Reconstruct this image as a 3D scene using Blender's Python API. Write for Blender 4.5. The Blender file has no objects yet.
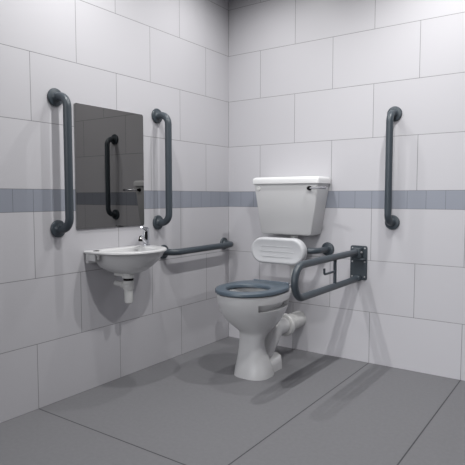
import bpy, bmesh, math
from mathutils import Vector, Matrix
PI = math.pi
S = bpy.context.scene
COL = S.collection

# ------------------------------------------------------------------ helpers
def finish(name, bm, mat, parent=None, smooth=35):
    bmesh.ops.remove_doubles(bm, verts=bm.verts, dist=1e-5)
    bmesh.ops.recalc_face_normals(bm, faces=bm.faces)
    me = bpy.data.meshes.new(name)
    bm.to_mesh(me); bm.free()
    for m in (mat if isinstance(mat, list) else [mat]):
        me.materials.append(m)
    if smooth:
        for p in me.polygons:
            p.use_smooth = True
        me.set_sharp_from_angle(angle=math.radians(smooth))
    o = bpy.data.objects.new(name, me)
    COL.objects.link(o)
    if parent is not None:
        o.parent = parent
        o.matrix_parent_inverse = Matrix.Translation(parent.location).inverted()
    return o

def thing(name, label, cat, loc, group=None):
    o = bpy.data.objects.new(name, None)
    o.empty_display_size = 0.05
    COL.objects.link(o)
    o.location = loc
    o['label'] = label
    o['category'] = cat
    if group:
        o['group'] = group
    return o

def tag(o, label, cat, group=None):
    o['label'] = label
    o['category'] = cat
    if group:
        o['group'] = group

def structure(o):
    o['kind'] = 'structure'
    return o

def box(bm, lo, hi, bevel=0.0, seg=3):
    r = bmesh.ops.create_cube(bm, size=1.0)
    vs = r['verts']
    lo, hi = Vector(lo), Vector(hi)
    for v in vs:
        v.co = Vector([(lo[i] + hi[i]) / 2 + v.co[i] * (hi[i] - lo[i]) for i in range(3)])
    if bevel:
        es = list({e for v in vs for e in v.link_edges})
        bmesh.ops.bevel(bm, geom=es, offset=bevel, segments=seg, profile=0.5, affect='EDGES')

def bridge(bm, rings, cap0=True, cap1=True, closed=True):
    R = [[bm.verts.new(p) for p in r] for r in rings]
    n = len(R[0])
    faces = []
    for a, b in zip(R[:-1], R[1:]):
        row = []
        for i in range(n if closed else n - 1):
            j = (i + 1) % n
            row.append(bm.faces.new((a[i], a[j], b[j], b[i])))
        faces.append(row)
    if cap0: bm.faces.new(R[0])
    if cap1: bm.faces.new(list(reversed(R[-1])))
    return R, faces

def rounded_path(pts, rad, seg=10):
    pts = [Vector(p) for p in pts]
    out = [pts[0]]
    for a, b, c in zip(pts[:-2], pts[1:-1], pts[2:]):
        u = (a - b).normalized(); w = (c - b).normalized()
        ang = u.angle(w)
        d = rad / math.tan(ang / 2)
        d = min(d, 0.499 * (a - b).length if a is not pts[0] else 0.98 * (a - b).length,
                0.499 * (c - b).length if c is not pts[-1] else 0.98 * (c - b).length)
        r = d * math.tan(ang / 2)
        cen = b + (u + w).normalized() * (r / math.sin(ang / 2))
        p0 = b + u * d; p1 = b + w * d
        v0 = p0 - cen; v1 = p1 - cen
        tot = v0.angle(v1)
        ax = v0.cross(v1).normalized()
        for k in range(seg + 1):
            out.append(cen + Matrix.Rotation(tot * k / seg, 3, ax) @ v0)
    out.append(pts[-1])
    return out

def tube(bm, path, rad, n=20, cap=True):
    path = [Vector(p) for p in path]
    rr = rad if isinstance(rad, (list, tuple)) else [rad] * len(path)
    rings = []
    t0 = (path[1] - path[0]).normalized()
    ref = Vector((0, 0, 1)) if abs(t0.z) < 0.9 else Vector((1, 0, 0))
    nx = t0.cross(ref).normalized()
    prev = t0
    for i, p in enumerate(path):
        if i == 0: t = t0
        elif i == len(path) - 1: t = (path[i] - path[i - 1]).normalized()
        else: t = ((path[i + 1] - path[i]).normalized() + (path[i] - path[i - 1]).normalized()).normalized()
        nx = prev.rotation_difference(t) @ nx
        nx = (nx - t * nx.dot(t)).normalized()
        ny = t.cross(nx)
        prev = t
        rings.append([p + (nx * math.cos(2 * PI * k / n) + ny * math.sin(2 * PI * k / n)) * rr[i] for k in range(n)])
    bridge(bm, rings, cap, cap)

def lathe(bm, base, axis, prof, n=32):
    """prof: list of (radius, height along axis)"""
    base = Vector(base); ax = Vector(axis).normalized()
    ref = Vector((0, 0, 1)) if abs(ax.z) < 0.9 else Vector((1, 0, 0))
    u = ax.cross(ref).normalized(); w = ax.cross(u)
    rings = [[base + ax * h + (u * math.cos(2 * PI * k / n) + w * math.sin(2 * PI * k / n)) * max(r, 1e-4)
              for k in range(n)] for r, h in prof]
    bridge(bm, rings)

def sgnpow(v, e):
    return math.copysign(abs(v) ** e, v)

def rrect(x0, x1, y0, y1, r, z, seg=6):
    pts = []
    for cx, cy, a0 in ((x1 - r, y1 - r, 0), (x0 + r, y1 - r, PI / 2), (x0 + r, y0 + r, PI), (x1 - r, y0 + r, 1.5 * PI)):
        for k in range(seg + 1):
            a = a0 + PI / 2 * k / seg
            pts.append(Vector((cx + r * math.cos(a), cy + r * math.sin(a), z)))
    return pts

def lerp_sections(secs, m):
    """catmull-rom resampling of numeric section tuples"""
    out = []
    n = len(secs)
    for i in range(n - 1):
        p0 = secs[max(i - 1, 0)]; p1 = secs[i]; p2 = secs[i + 1]; p3 = secs[min(i + 2, n - 1)]
        for k in range(m):
            t = k / m
            row = []
            for a, b, c, d in zip(p0, p1, p2, p3):
                row.append(0.5 * ((2 * b) + (-a + c) * t + (2 * a - 5 * b + 4 * c - d) * t * t + (-a + 3 * b - 3 * c + d) * t ** 3))
            out.append(tuple(row))
    out.append(secs[-1])
    return out

# ------------------------------------------------------------------ materials
def lin(c):
    return tuple((v / 12.92 if v <= 0.04045 else ((v + 0.055) / 1.055) ** 2.4) for v in [x / 255 for x in c]) + (1,)

def pmat(name, rgb, rough=0.4, metal=0.0, spec=0.5, coat=0.0, noise=0.0, nscale=12, bump=0.0, linear=False):
    m = bpy.data.materials.new(name)
    m.use_nodes = True
    nt = m.node_tree
    b = nt.nodes['Principled BSDF']
    col = tuple(rgb) + (1,) if linear else lin(rgb)
    b.inputs['Base Color'].default_value = col
    b.inputs['Roughness'].default_value = rough
    b.inputs['Metallic'].default_value = metal
    b.inputs['Specular IOR Level'].default_value = spec
    b.inputs['Coat Weight'].default_value = coat
    tc = nt.nodes.new('ShaderNodeTexCoord')
    nz = nt.nodes.new('ShaderNodeTexNoise')
    nz.inputs['Scale'].default_value = nscale
    nz.inputs['Detail'].default_value = 3
    nt.links.new(tc.outputs['Object'], nz.inputs['Vector'])
    mr = nt.nodes.new('ShaderNodeMapRange')
    mr.inputs['To Min'].default_value = 1 - noise
    mr.inputs['To Max'].default_value = 1 + noise
    nt.links.new(nz.outputs['Fac'], mr.inputs['Value'])
    mx = nt.nodes.new('ShaderNodeMix'); mx.data_type = 'RGBA'; mx.blend_type = 'MULTIPLY'
    mx.inputs[0].default_value = 1
    mx.inputs[6].default_value = col
    nt.links.new(mr.outputs['Result'], mx.inputs[7])
    nt.links.new(mx.outputs[2], b.inputs['Base Color'])
    if bump:
        bp = nt.nodes.new('ShaderNodeBump')
        bp.inputs['Strength'].default_value = bump
        bp.inputs['Distance'].default_value = 0.002
        nt.links.new(nz.outputs['Fac'], bp.inputs['Height'])
        nt.links.new(bp.outputs['Normal'], b.inputs['Normal'])
    return m

def tile_mat(name, axis, sign, du, dv, tw, th, offset, c1, c2, grout, rough, mortar):
    m = bpy.data.materials.new(name)
    m.use_nodes = True
    nt = m.node_tree
    b = nt.nodes['Principled BSDF']
    b.inputs['Roughness'].default_value = rough
    b.inputs['Specular IOR Level'].default_value = 0.25
    tc = nt.nodes.new('ShaderNodeTexCoord')
    sp = nt.nodes.new('ShaderNodeSeparateXYZ')
    nt.links.new(tc.outputs['Object'], sp.inputs[0])
    mu = nt.nodes.new('ShaderNodeMath'); mu.operation = 'MULTIPLY_ADD'
    mu.inputs[1].default_value = sign; mu.inputs[2].default_value = du
    nt.links.new(sp.outputs[axis], mu.inputs[0])
    mv = nt.nodes.new('ShaderNodeMath'); mv.operation = 'ADD'; mv.inputs[1].default_value = dv
    nt.links.new(sp.outputs['Z'], mv.inputs[0])
    cb = nt.nodes.new('ShaderNodeCombineXYZ')
    nt.links.new(mu.outputs[0], cb.inputs[0]); nt.links.new(mv.outputs[0], cb.inputs[1])
    br = nt.nodes.new('ShaderNodeTexBrick')
    br.offset = offset; br.offset_frequency = 2; br.squash = 1.0
    br.inputs['Scale'].default_value = 1
    br.inputs['Mortar Size'].default_value = mortar
    br.inputs['Mortar Smooth'].default_value = 0.3
    br.inputs['Bias'].default_value = 0
    br.inputs['Brick Width'].default_value = tw
    br.inputs['Row Height'].default_value = th
    br.inputs['Color1'].default_value = lin(c1)
    br.inputs['Color2'].default_value = lin(c2)
    br.inputs['Mortar'].default_value = lin(grout)
    nt.links.new(cb.outputs[0], br.inputs['Vector'])
    nt.links.new(br.outputs['Color'], b.inputs['Base Color'])
    bp = nt.nodes.new('ShaderNodeBump'); bp.invert = True
    bp.inputs['Strength'].default_value = 0.3; bp.inputs['Distance'].default_value = 0.001
    nt.links.new(br.outputs['Fac'], bp.inputs['Height'])
    nt.links.new(bp.outputs['Normal'], b.inputs['Normal'])
    return m

TILE1, TILE2, GROUT = (191, 190, 194), (188, 187, 191), (124, 124, 127)
BAND1, BAND2, BGROUT = (143, 147, 157), (140, 144, 154), (103, 106, 114)

def wall_mats(axis, sign):
    return [tile_mat('wall_tile_lower_' + axis, axis, sign, 5.25, 0.0, .5, .3, .5, TILE1, TILE2, GROUT, .42, .0016),
            tile_mat('wall_tile_band_' + axis, axis, sign, 5.0, 0.1, .1, .1, 0, BAND1, BAND2, BGROUT, .4, .0012),
            tile_mat('wall_tile_upper_' + axis, axis, sign, 5.0, -1.0, .5, .3, .5, TILE1, TILE2, GROUT, .42, .0016)]

def floor_mat():
    m = bpy.data.materials.new('floor_slab')
    m.use_nodes = True
    nt = m.node_tree
    b = nt.nodes['Principled BSDF']
    b.inputs['Roughness'].default_value = 0.55
    b.inputs['Specular IOR Level'].default_value = 0.25
    tc = nt.nodes.new('ShaderNodeTexCoord')
    sp = nt.nodes.new('ShaderNodeSeparateXYZ')
    nt.links.new(tc.outputs['Object'], sp.inputs[0])
    def near(out, val, half=.0028):
        c = nt.nodes.new('ShaderNodeMath'); c.operation = 'COMPARE'
        c.inputs[1].default_value = val; c.inputs[2].default_value = half
        nt.links.new(out, c.inputs[0]); return c.outputs[0]
    masks = [near(sp.outputs['X'], v) for v in (1.0, 1.5, 2.0, 2.5, 3.0)] + [near(sp.outputs['Y'], v) for v in (-1.5, -3.0)]
    acc = masks[0]
    for k in masks[1:]:
        a = nt.nodes.new('ShaderNodeMath'); a.operation = 'MAXIMUM'
        nt.links.new(acc, a.inputs[0]); nt.links.new(k, a.inputs[1]); acc = a.outputs[0]
    nz = nt.nodes.new('ShaderNodeTexNoise'); nz.inputs['Scale'].default_value = 60; nz.inputs['Detail'].default_value = 5
    nt.links.new(tc.outputs['Object'], nz.inputs['Vector'])
    cr = nt.nodes.new('ShaderNodeValToRGB')
    cr.color_ramp.elements[0].position = .3; cr.color_ramp.elements[0].color = lin(FLOOR_A)
    cr.color_ramp.elements[1].position = .7; cr.color_ramp.elements[1].color = lin(FLOOR_B)
    nt.links.new(nz.outputs['Fac'], cr.inputs['Fac'])
    mx = nt.nodes.new('ShaderNodeMix'); mx.data_type = 'RGBA'
    nt.links.new(acc, mx.inputs[0]); nt.links.new(cr.outputs['Color'], mx.inputs[6])
    mx.inputs[7].default_value = lin((66, 66, 70))
    nt.links.new(mx.outputs[2], b.inputs['Base Color'])
    return m

FLOOR_A, FLOOR_B = (116, 116, 119), (120, 120, 123)
M_RAIL = pmat('dark_blue_grey_coating', (59, 67, 74), .40, noise=.04, nscale=40)
M_PLATE = pmat('dark_blue_grey_plate', (56, 64, 71), .45, noise=.04, nscale=40)
M_SEAT = pmat('grey_blue_plastic', (76, 88, 99), .35, noise=.03, nscale=20)
M_CERAMIC = pmat('white_glazed_ceramic', (196, 196, 197), .22, spec=.5, noise=.01, nscale=6)
M_LID_LIT = pmat('lit_lid_ceramic', (218, 218, 219), .25, noise=.01, nscale=6)  # ceramic lightened: light falling on the lid is put into its colour
M_PLASTIC = pmat('white_plastic', (204, 204, 203), .4, noise=.02, nscale=15)
M_PAD = pmat('pale_grey_padding', (192, 193, 196), .5, noise=.02, nscale=30)
M_CHROME = pmat('polished_chrome', (225, 226, 230), .08, metal=1.0)
M_STEEL = pmat('screw_steel', (170, 171, 174), .4, metal=.6)
M_BLACK = pmat('black_rubber', (14, 14, 16), .55, spec=.2)
M_MIRROR = pmat('dark_mirror_glass', (.165, .163, .16), .015, metal=1.0, linear=True)
M_EDGE = pmat('mirror_edge', (120, 122, 122), .3)
M_DARK = pmat('dark_recess', (60, 60, 62), .7)
M_WATER = pmat('toilet_water', (150, 155, 158), .05)
M_CEIL = pmat('white_ceiling_paint', (168, 168, 169), .7, noise=.01)

# ------------------------------------------------------------------ room shell
RX, RY, RH = 3.3, -3.2, 2.42
bm = bmesh.new(); box(bm, (-.1, RY, -.1), (RX, .1, 0))
structure(finish('floor', bm, floor_mat(), smooth=0))
bm = bmesh.new(); box(bm, (-.1, RY, RH), (RX, .1, RH + .1))
structure(finish('ceiling', bm, M_CEIL, smooth=0))

def wall(name, lo, hi, axis, sign):
    bm = bmesh.new()
    for z0, z1, mi in ((0, .9, 0), (.9, 1.0, 1), (1.0, RH, 2)):
        n0 = len(bm.faces)
        box(bm, (lo[0], lo[1], z0), (hi[0], hi[1], z1))
        bm.faces.ensure_lookup_table()
        for f in bm.faces[n0:]:
            f.material_index = mi
    return structure(finish(name, bm, wall_mats(axis, sign), smooth=0))
wall('wall_left', (-.1, RY), (0, .1), 'Y', -1)
wall('wall_back', (0, 0), (RX, .1), 'X', 1)
wall('wall_right', (RX, RY), (RX + .1, .1), 'Y', -1)

# ------------------------------------------------------------------ grab rails
def flange_mesh(bm, base, axis):
    lathe(bm, base, axis, [(.0395, 0.0), (.041, .002), (.041, .008), (.0385, .0115), (.030, .0135), (.024, .0145), (.0205, .021), (.0185, .024), (.01, .024)], 36)

def grab_rail(label, a, b, normal, standoff, group='dark straight grab rails fixed to the walls'):
    """a, b: flange centres on the wall; normal: out of the wall"""
    a, b, nrm = Vector(a), Vector(b), Vector(normal)
    t = thing('grab_rail', label, 'grab rail', (a + b) / 2, group)
    bm = bmesh.new()
    tube(bm, rounded_path([a + nrm * .008, a + nrm * standoff, b + nrm * standoff, b + nrm * .008], .052, 12), .0190, 24)
    finish('bar', bm, M_RAIL, t)
    for p in (a, b):
        bm = bmesh.new(); flange_mesh(bm, p, nrm)
        f = finish('wall_flange', bm, M_RAIL, t)
    return t

grab_rail('dark grey vertical grab rail on the left wall, left of the mirror', (0, -1.376, 1.42), (0, -1.376, .818), (1, 0, 0), .088)
grab_rail('dark grey vertical grab rail between the mirror and the room corner', (0, -.703, 1.42), (0, -.703, .82), (1, 0, 0), .088)
grab_rail('dark grey vertical grab rail alone on the back wall above the hinged rail', (1.122, 0, 1.421), (1.122, 0, .824), (0, -1, 0), .082)
grab_rail('dark grey horizontal grab rail low on the left wall behind the washbasin', (0, -.66, .648), (0, -.062, .652), (1, 0, 0), .085)

# ------------------------------------------------------------------ mirror
bm = bmesh.new()
ring = [(y, z) for (_, y, z) in [(0, p.x, p.y) for p in rrect(-1.272, -.815, .808, 1.412, .012, 0, 5)]]
bridge(bm, [[Vector((.001, y, z)) for y, z in ring], [Vector((.006, y, z)) for y, z in ring]])
bm.faces.ensure_lookup_table()
for f in bm.faces:
    f.normal_update()
    f.material_index = 0 if abs(f.normal.x) > .9 else 1
mir = finish('wall_mirror', bm, [M_MIRROR, M_EDGE], smooth=0)
tag(mir, 'tall frameless dark mirror above the washbasin between two grab rails', 'mirror')

# ------------------------------------------------------------------ washbasin
wb = thing('washbasin', 'small white wall-hung ceramic washbasin under the mirror', 'washbasin', (0, -1.03, .585))
def dring(z, xmin, xmax, y0, y1, n=2.5, N=40):
    pts = []
    yc, hy = (y0 + y1) / 2, (y1 - y0) / 2
    for k in range(N + 1):
        t = PI * k / N
        pts.append(Vector((xmin + (xmax - xmin) * abs(math.sin(t)) ** (2 / n), yc + hy * sgnpow(math.cos(t), 2 / n), z)))
    for k in range(1, 12):
        pts.append(Vector((xmin, y0 + (y1 - y0) * k / 12, z)))
    return pts
ZR = .702
bm = bmesh.new()
inner = [(ZR - .100, .138, .158, -1.05, -1.02), (ZR - .099, .09, .205, -1.09, -.98), (ZR - .080, .068, .230, -1.13, -.935),
         (ZR - .040, .054, .246, -1.150, -.915), (ZR - .008, .047, .253, -1.165, -.905), (ZR - .001, .043, .257, -1.170, -.898)]
outer = [(ZR, .039, .260, -1.177, -.892), (ZR, .004, .268, -1.226, -.817), (ZR - .004, .001, .272, -1.231, -.812),
         (ZR - .011, .001, .272, -1.231, -.812), (ZR - .015, .001, .267, -1.224, -.817), (ZR - .018, .010, .262, -1.186, -.820),
         (ZR - .038, .012, .254, -1.176, -.836), (ZR - .064, .016, .238, -1.165, -.862), (ZR - .090, .024, .216, -1.145, -.895),
         (ZR - .110, .036, .192, -1.115, -.935), (ZR - .121, .055, .168, -1.085, -.975), (ZR - .125, .09, .137, -1.05, -1.01)]
rings = [dring(*s, n=2.2) for s in inner] + [dring(*outer[0], n=2.2)] + [dring(*s, n=2.6) for s in outer[1:5]] + [dring(*s, n=2.35) for s in outer[5:]]
bridge(bm, rings)
finish('bowl', bm, M_CERAMIC, wb, smooth=50)
bm = bmesh.new()
box(bm, (.001, -1.222, .638), (.022, -.83, ZR - .012), .006)
box(bm, (.001, -1.219, .652), (.07, -1.208, ZR - .012), .004)
box(bm, (.001, -1.185, .65), (.05, -1.165, ZR - .012), .004)
finish('wall_apron', bm, M_CERAMIC, wb)
bm = bmesh.new()
lathe(bm, (.062, -1.203, ZR - .004), (0, 0, 1), [(.012, 0), (.0155, .003), (.0155, .0055), (.012, .007), (.004, .007)], 24)
finish('tap_hole_plug', bm, M_BLACK, wb)
bm = bmesh.new()
lathe(bm, (.066, -1.197, ZR - .012), (0, 0, -1), [(.013, 0), (.013, .012), (.009, .014), (.009, .03), (.005, .032)], 20)
finish('plug_nut', bm, M_PLASTIC, wb)
# waste and bottle trap
TX, TY = .113, -1.042
trap = None
bm = bmesh.new()
lathe(bm, (TX, TY, .579), (0, 0, -1), [(.029, 0), (.029, .006), (.032, .008), (.032, .023), (.027, .025)], 28)
waste = finish('waste_collar', bm, M_PLASTIC, wb)
bm = bmesh.new()
box(bm, (.032, TY - .026, .562), (TX - .02, TY + .004, .580), .006)
finish('overflow_channel', bm, M_PLASTIC, wb)
bm = bmesh.new()
prof = [(.0275, 0), (.029, .002), (.029, .014), (.027, .016), (.029, .018), (.029, .03), (.027, .032), (.0285, .034), (.0285, .044),
        (.022, .048), (.0215, .105), (.019, .114), (.011, .120), (.002, .121)]
lathe(bm, (TX, TY, .542), (0, 0, -1), prof, 28)
trap = finish('bottle_trap', bm, M_PLASTIC, wb)
bm = bmesh.new()
lathe(bm, (TX, TY, .5535), (0, 0, -1), [(.0245, 0), (.0255, .001), (.0255, .011), (.0245, .012)], 28)
finish('seal_ring', bm, M_BLACK, trap)
bm = bmesh.new()
lathe(bm, (TX - .02, TY, .516), (-1, .16, 0), [(.0155, 0), (.0155, .012), (.0185, .013), (.0185, .026), (.0135, .028), (.0135, TX - .0195)], 24)
finish('outlet_pipe', bm, M_PLASTIC, trap)
# tap
tapb = Vector((.058, -.856, ZR))
sd = Vector((.50, -.87, 0)).normalized()
bm = bmesh.new()
lathe(bm, tapb, (0, 0, 1), [(.023, 0), (.023, .004), (.019, .007), (.0175, .012), (.0175, .076), (.0165, .080), (.006, .082)], 28)
tap = finish('tap', bm, M_CHROME, wb)
bm = bmesh.new()
tube(bm, rounded_path([tapb + Vector((0, 0, .014)), tapb + sd * .055 + Vector((0, 0, .036)), tapb + sd * .105 + Vector((0, 0, .054)), tapb + sd * .116 + Vector((0, 0, .040))], .014, 6), .0115, 18)
finish('spout', bm, M_CHROME, tap)
bm = bmesh.new()
lathe(bm, tapb + sd * .1155 + Vector((0, 0, .042)), (sd.x * .1, sd.y * .1, -1), [(.0105, 0), (.0105, .009), (.006, .0095)], 18)
finish('aerator', bm, M_BLACK, tap)
bm = bmesh.new()
lathe(bm, tapb + Vector((0, 0, .080)), (0, 0, 1), [(.0165, 0), (.017, .004), (.016, .014), (.010, .020), (.002, .021)], 24)
tube(bm, [tapb + Vector((0, 0, .092)), tapb + sd * .04 + Vector((0, 0, .096)), tapb + sd * .092 + Vector((0, 0, .106))], [.010, .0075, .005], 14)
finish('lever', bm, M_CHROME, tap)
bm = bmesh.new()
cd = Vector((.75, -.66, 0)).normalized()
sid = Vector((-cd.y, cd.x, 0))
rg = []
for z in (.034, .079):
    r = []
    for k in range(7):
        a = (k - 3) / 3 * .42
        r.append(tapb + (cd * math.cos(a) + sid * math.sin(a)) * .0184 + Vector((0, 0, z)))
    for k in range(6, -1, -1):
        a = (k - 3) / 3 * .42
        r.append(tapb + (cd * math.cos(a) + sid * math.sin(a)) * .0165 + Vector((0, 0, z)))
    rg.append(r)
bridge(bm, rg)
finish('front_strip', bm, M_BLACK, tap)  # dark strip over the front of the tap body

# ------------------------------------------------------------------ cistern
CX = .525
ci = thing('cistern', 'white tapered ceramic toilet cistern with lid on the back wall', 'cistern', (CX, -.1, .74))
bm = bmesh.new()
secs = [(.738, .160, -.142, -.012, .02), (.740, .167, -.150, -.008, .016), (.748, .171, -.155, -.004, .011), (1.0, .212, -.163, -.002, .011), (1.044, .217, -.164, -.002, .011)]
rg = []
for z, w, y0, y1, r in secs:
    k = .02 * (1.044 - z) / .3
    rg.append([Vector((CX + (p.x - CX) * (1 - k * (p.y - y0) / (y1 - y0)), p.y, z)) for p in rrect(CX - w, CX + w, y0, y1, r, z)])
bridge(bm, rg)
finish('tank', bm, M_CERAMIC, ci)
bm = bmesh.new()
secs = [(1.043, .220, -.167, -.002, .012), (1.045, .225, -.174, -.001, .012), (1.068, .226, -.175, -.001, .012), (1.077, .223, -.172, -.002, .014),
        (1.083, .216, -.165, -.006, .018), (1.085, .200, -.150, -.02, .022)]
bridge(bm, [rrect(CX - w, CX + w, y0, y1, r, z) for z, w, y0, y1, r in secs])
finish('lid', bm, M_LID_LIT, ci, smooth=60)
bm = bmesh.new()
lathe(bm, (.690, -.160, 1.016), (0, -1, 0), [(.013, 0), (.013, .006), (.010, .008), (.010, .022), (.0085, .026), (.002, .026)], 20)
lev = finish('flush_spindle', bm, M_BLACK, ci)
bm = bmesh.new()
tube(bm, [(.690, -.178, 1.016), (.72, -.186, 1.016), (.748, -.194, 1.016), (.775, -.200, 1.016), (.806, -.207, 1.016), (.816, -.210, 1.016)], [.0045, .0045, .006, .0075, .008, .004], 14)
finish('flush_lever', bm, M_CHROME, lev)
bm = bmesh.new()
lathe(bm, (.342, -.1605, 1.016), (0, -1, 0), [(.0145, 0), (.0145, .004), (.012, .0075), (.002, .0085)], 24)
finish('blanking_cap', bm, M_PLASTIC, ci)
bm = bmesh.new()
tube(bm, rounded_path([(.55, -.085, .745), (.55, -.085, .40), (.55, -.30, .40)], .06, 10), .021, 18)
finish('flush_pipe', bm, M_PLASTIC, ci)

# ------------------------------------------------------------------ padded backrest rail
bk = thing('padded_backrest_rail', 'pale grey oval padded backrest on a dark rail under the cistern', 'backrest', (.545, 0, .652))
bm = bmesh.new()
tube(bm, rounded_path([(.735, -.008, .652), (.735, -.175, .652), (.36, -.175, .652), (.36, -.008, .652)], .05, 12), .0172, 24)
finish('bar', bm, M_RAIL, bk)
for x in (.735, .36):
    bm = bmesh.new(); flange_mesh(bm, (x, 0, .652), (0, -1, 0)); finish('wall_flange', bm, M_RAIL, bk)
def stadium(cx, cz, hw, hh, y, n=16):
    pts = []
    for k in range(n + 1):
        a = -PI / 2 + PI * k / n
        pts.append(Vector((cx + hw - hh + hh * math.cos(a), y, cz + hh * math.sin(a))))
    for k in range(n + 1):
        a = PI / 2 + PI * k / n
        pts.append(Vector((cx - hw + hh + hh * math.cos(a), y, cz + hh * math.sin(a))))
    return pts
PCX, PCZ = .518, .647
bm = bmesh.new()
bridge(bm, [stadium(PCX, PCZ, hw, hh, y) for hw, hh, y in ((.160, .058, -.19), (.174, .073, -.192), (.178, .077, -.198), (.178, .077, -.236), (.176, .075, -.243), (.171, .070, -.2475),
                                                            (.164, .063, -.2485), (.158, .057, -.2465), (.02, .01, -.2465))])
pad = finish('backrest_pad', bm, M_PAD, bk, smooth=60)
bm = bmesh.new()
for dz, w in ((.027, .105), (-.003, .115), (-.033, .105)):
    tube(bm, [(PCX - w, -.2462, PCZ + dz), (PCX - w + .006, -.2465, PCZ + dz), (PCX + w - .006, -.2465, PCZ + dz), (PCX + w, -.2462, PCZ + dz)], [.0006, .0018, .0018, .0006], 10)
finish('pad_seam', bm, pmat('pad_seam_grey', (176, 177, 180), .6), pad)

# ------------------------------------------------------------------ hinged drop-down rail
HX = .930
dr = thing('hinged_support_rail', 'dark grey hinged drop-down support rail right of the toilet', 'support rail', (HX, 0, .58))
bm = bmesh.new()
rg = []
for y, g in ((-.0005, 0), (-.006, 0), (-.008, -.002)):
    r = [Vector((p.x, y, p.y)) for p in rrect(.880 - g, .981 + g, .484 - g, .681 + g, .010, 0, 5)]
    # slightly arched top edge
    for p in r:
        if p.z > .6:
            p.z += .008 * math.cos((p.x - .9305) / .0505 * PI / 2)
    rg.append(r)
bridge(bm, rg)
plate = finish('wall_plate', bm, M_PLATE, dr)
for x, z in ((.893, .668), (.968, .668), (.893, .503), (.968, .503), (.968, .590), (.893, .590)):
    bm = bmesh.new()
    lathe(bm, (x, -.008, z), (0, -1, 0), [(.005, 0), (.005, .002), (.003, .0035), (.001, .004)], 14)
    finish('screw', bm, M_STEEL, plate)
bm = bmesh.new()
box(bm, (HX - .026, -.055, .612), (HX + .026, -.006, .672), .006)
hbk = finish('hinge_bracket', bm, M_PLATE, dr)
bm = bmesh.new()
box(bm, (HX - .034, -.05, .602), (HX + .044, -.006, .613), .004)
finish('release_catch', bm, M_PLATE, hbk)
bm = bmesh.new()
box(bm, (HX - .022, -.045, .480), (HX + .022, -.006, .510), .006)
finish('lower_stop', bm, M_PLATE, dr)
bm = bmesh.new()
lathe(bm, (HX - .034, -.036, .648), (1, 0, 0), [(.004, 0), (.006, .002), (.006, .066), (.004, .068)], 18)
finish('pivot_pin', bm, M_STEEL, dr)
bm = bmesh.new()
tube(bm, rounded_path([(HX, -.03, .648), (HX, -.788, .648), (HX, -.788, .492), (HX, -.03, .492)], .078, 16), .0175, 24)
finish('arm', bm, M_RAIL, dr)
bm = bmesh.new()
tube(bm, [(HX, -.338, .638), (HX, -.338, .502)], .009, 14)
post = finish('cross_post', bm, M_PLATE, dr)
bm = bmesh.new()
tube(bm, rounded_path([(HX, -.338, .572), (HX, -.470, .572), (HX, -.470, .602)], .010, 8), .006, 12)
finish('toilet_roll_hook', bm, M_PLATE, post)

# ------------------------------------------------------------------ toilet
TC, OX = .553, .545
wc = thing('toilet', 'white ceramic pedestal toilet with dark grey-blue open seat and no lid', 'toilet', (TC, -.53, 0))
NA = 96
def egg(z, hw, yf, y0, yb, nb=2.6, nf=2.0, c=TC):
    pts = []
    for k in range(NA):
        t = 2 * PI * k / NA
        s, co = math.sin(t), math.cos(t)
        n = nf if co >= 0 else nb
        y = y0 + (yf - y0) * abs(co) ** (2 / n) if co >= 0 else y0 + (yb - y0) * abs(co) ** (2 / n)
        pts.append(Vector((c + hw * sgnpow(s, 2 / n), y, z)))
    return pts
# z, half width, front, widest, back, back exponent, front exponent
pan = [(0.0, .104, -.640, -.545, -.43, 2.4, 2.5), (.03, .100, -.636, -.545, -.435, 2.2, 2.5), (.09, .086, -.625, -.555, -.445, 1.8, 2.4), (.15, .072, -.617, -.565, -.46, 1.5, 2.5),
       (.20, .069, -.613, -.565, -.46, 1.5, 2.4), (.232, .075, -.616, -.555, -.42, 1.8, 2.1), (.25, .086, -.631, -.545, -.40, 2.1, 2.05), (.268, .104, -.655, -.54, -.39, 2.3, 2.0),
       (.295, .126, -.69, -.55, -.375, 2.4, 2.0), (.33, .147, -.726, -.56, -.355, 2.4, 2.0), (.37, .162, -.755, -.565, -.34, 2.5, 2.0),
       (.410, .170, -.772, -.57, -.332, 2.6, 2.0), (.440, .173, -.779, -.57, -.33, 2.7, 2.0), (.455, .173, -.780, -.57, -.33, 2.7, 2.0)]
pan_f = lerp_sections(pan, 4)
lip = [(.460, .172, -.780, -.57, -.333, 2.7, 2.0), (.462, .162, -.768, -.57, -.345, 2.6, 2.0), (.462, .125, -.735, -.575, -.44, 2.2, 2.0), (.456, .117, -.727, -.575, -.448, 2.2, 2.0),
       (.42, .114, -.722, -.575, -.45, 2.2, 2.0), (.37, .104, -.705, -.57, -.45, 2.2, 2.0), (.31, .082, -.665, -.56, -.445, 2.2, 2.0), (.265, .050, -.60, -.53, -.44, 2.2, 2.0), (.25, .02, -.55, -.52, -.47, 2.0, 2.0)]
allsec = pan_f + lip
bm = bmesh.new()
R, F = bridge(bm, [egg(*s) for s in allsec])
# side fixing slot : recessed window in the bowl flank, right side
slot = []
for row, (sa, sb) in zip(F, zip(allsec[:-1], allsec[1:])):
    zc = (sa[0] + sb[0]) / 2
    if len(slot) > 4000: break
    if row is F[len(pan_f) - 1]: break
    for f in row:
        c = f.calc_center_median()
        if c.x > TC + .05 and -.700 < c.y < -.415:
            zt = .399
            if abs(zc - zt) < .0155:
                slot.append(f)
if slot:
    r = bmesh.ops.extrude_face_region(bm, geom=slot)
    vs = [g for g in r['geom'] if isinstance(g, bmesh.types.BMVert)]
    for v in vs:
        d = Vector((v.co.x - TC, v.co.y + .55, 0)).normalized()
        v.co -= d * .028
    bmesh.ops.delete(bm, geom=slot, context='FACES')
finish('pan', bm, M_CERAMIC, wc, smooth=48)
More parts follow.
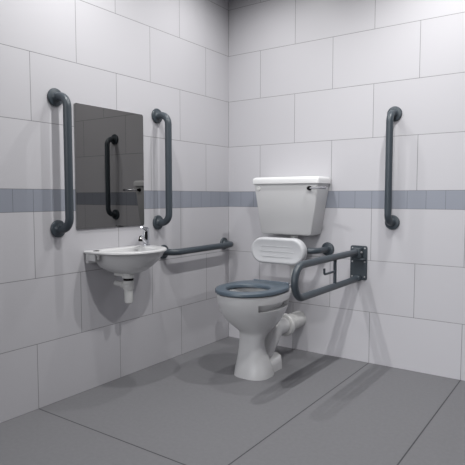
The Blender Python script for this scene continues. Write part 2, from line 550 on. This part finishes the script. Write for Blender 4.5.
# plinth tail of the foot
bm = bmesh.new()
tail = []
for z, g in ((0, 0), (.03, .002), (.048, .005), (.055, .012)):
    tail.append([Vector((p.x, p.y, z * (1 + max(0, p.y + .45) * 5))) for p in rrect(TC - .080 + g, TC + .080 - g, -.58, -.345 - g, .035, z, 8)])
bridge(bm, tail)
finish('foot', bm, M_CERAMIC, wc)
for sx in (-1, 1):
    bm = bmesh.new()
    lathe(bm, (TC + sx * .060, -.43, .054), (0, 0, 1), [(.010, 0), (.010, .004), (.006, .008), (.001, .009)], 16)
    finish('screw_cap', bm, M_PLASTIC, wc)
# trapway rising from the foot to the outlet
bm = bmesh.new()
pth = rounded_path([(OX, -.53, .25), (OX, -.52, .02), (OX, -.475, .03), (OX, -.295, .20), (OX, -.17, .20)], .05, 8)
tube(bm, pth, [.047] * len(pth), 24)
finish('trapway', bm, M_CERAMIC, wc, smooth=60)
bm = bmesh.new()
lathe(bm, (OX, -.205, .20), (0, 1, 0), [(.050, 0), (.063, .003), (.068, .010), (.068, .026), (.058, .036), (.0495, .042), (.0495, .09), (.0515, .092), (.0515, .112), (.0495, .114),
                                       (.0495, .203)], 36)
finish('outlet_connector', bm, M_PLASTIC, wc)
# seat
bm = bmesh.new()
ss = []
Z0, Z1 = .464, .487
def seatring(z, g, hole):
    if not hole:
        return egg(z, .177 - g, -.788 + g, -.58, -.368 - g * .3, 3.2, 2.0)
    return egg(z, .116 + g, -.728 - g, -.59, -.495 + g, 2.2, 2.0)
rings = [seatring(Z0, .006, False), seatring(Z0 + .004, 0, False), seatring(Z1 - .007, 0, False), seatring(Z1 - .002, .004, False), seatring(Z1, .012, False),
         seatring(Z1, .012, True), seatring(Z1 - .002, .004, True), seatring(Z1 - .007, 0, True), seatring(Z0 + .004, 0, True), seatring(Z0, .006, True)]
rings.append(rings[0])
bridge(bm, rings, False, False)
seat = finish('seat', bm, M_SEAT, wc, smooth=50)
bm = bmesh.new()
tube(bm, [(TC - .115, -.362, .479), (TC + .115, -.362, .479)], .0105, 18)
for sx in (-.08, .08):
    box(bm, (TC + sx - .022, -.385, .4615), (TC + sx + .022, -.345, .481), .006)
hb = finish('seat_hinge', bm, M_SEAT, wc)
bm = bmesh.new()
tube(bm, [(TC - .128, -.362, .479), (TC + .128, -.362, .479)], .005, 14)
finish('hinge_pin', bm, M_CHROME, hb)

# ------------------------------------------------------------------ light
def beam(x, y, power, size, blend):
    l = bpy.data.lights.new('ceiling_lamp_or_fill', 'SPOT')
    l.energy = power
    l.shadow_soft_size = .012
    l.spot_size = math.radians(size)
    l.spot_blend = blend
    l.color = (1.0, .995, .985)
    o = bpy.data.objects.new('ceiling_lamp_or_fill', l)
    COL.objects.link(o)
    o.location = (x, y, 2.38)
LAMPS_AND_FILL = [(.44, -.52, 28, 162), (.44, -1.38, 43, 168), (1.41, -.53, 54, 170), (1.41, -1.38, 66, 168), (.44, -2.24, 12, 172)]  # four ceiling lamps, then one unseen fill added to brighten the left side
for x, y, pw, size in LAMPS_AND_FILL:
    beam(x, y, pw, size, 1.0)
AMB = 0.0
w = bpy.data.worlds.new('front_fill_world')
S.world = w
w.use_nodes = True
FRONT_FILL = 5.6
nt = w.node_tree
bg = nt.nodes['Background']
bg.inputs[0].default_value = (.96, .97, 1.0, 1)
tcw = nt.nodes.new('ShaderNodeTexCoord')
spw = nt.nodes.new('ShaderNodeSeparateXYZ')
nt.links.new(tcw.outputs['Generated'], spw.inputs[0])
mrw = nt.nodes.new('ShaderNodeMapRange')         # added fill from the open front, put in to lift the back wall
mrw.interpolation_type = 'SMOOTHSTEP'
mrw.inputs['From Min'].default_value = -.78
mrw.inputs['From Max'].default_value = -1.0
mrw.inputs['To Min'].default_value = 0
mrw.inputs['To Max'].default_value = FRONT_FILL
nt.links.new(spw.outputs['Y'], mrw.inputs['Value'])
mrz = nt.nodes.new('ShaderNodeMapRange')         # fill kept mostly above eye level so undersides stay dark
mrz.interpolation_type = 'SMOOTHSTEP'
mrz.inputs['From Min'].default_value = -.05
mrz.inputs['From Max'].default_value = .25
nt.links.new(spw.outputs['Z'], mrz.inputs['Value'])
mul = nt.nodes.new('ShaderNodeMath'); mul.operation = 'MULTIPLY'
nt.links.new(mrw.outputs['Result'], mul.inputs[0]); nt.links.new(mrz.outputs['Result'], mul.inputs[1])
add = nt.nodes.new('ShaderNodeMath'); add.operation = 'ADD'
nt.links.new(mul.outputs[0], add.inputs[0]); add.inputs[1].default_value = AMB
nt.links.new(add.outputs[0], bg.inputs[1])

# ------------------------------------------------------------------ camera
cam = bpy.data.cameras.new('camera')
co = bpy.data.objects.new('camera', cam)
COL.objects.link(co)
co.location = (2.0523, -2.8915, .9672)
co.rotation_euler = (PI / 2 - .0689, 0, .6100)
cam.sensor_width = 36; cam.sensor_height = 36
cam.lens = 520.2 / 465 * 36
cam.clip_start = .02
S.camera = co

S.view_settings.view_transform = 'Standard'
S.view_settings.look = 'None'
S.view_settings.exposure = 0
S.view_settings.gamma = 1
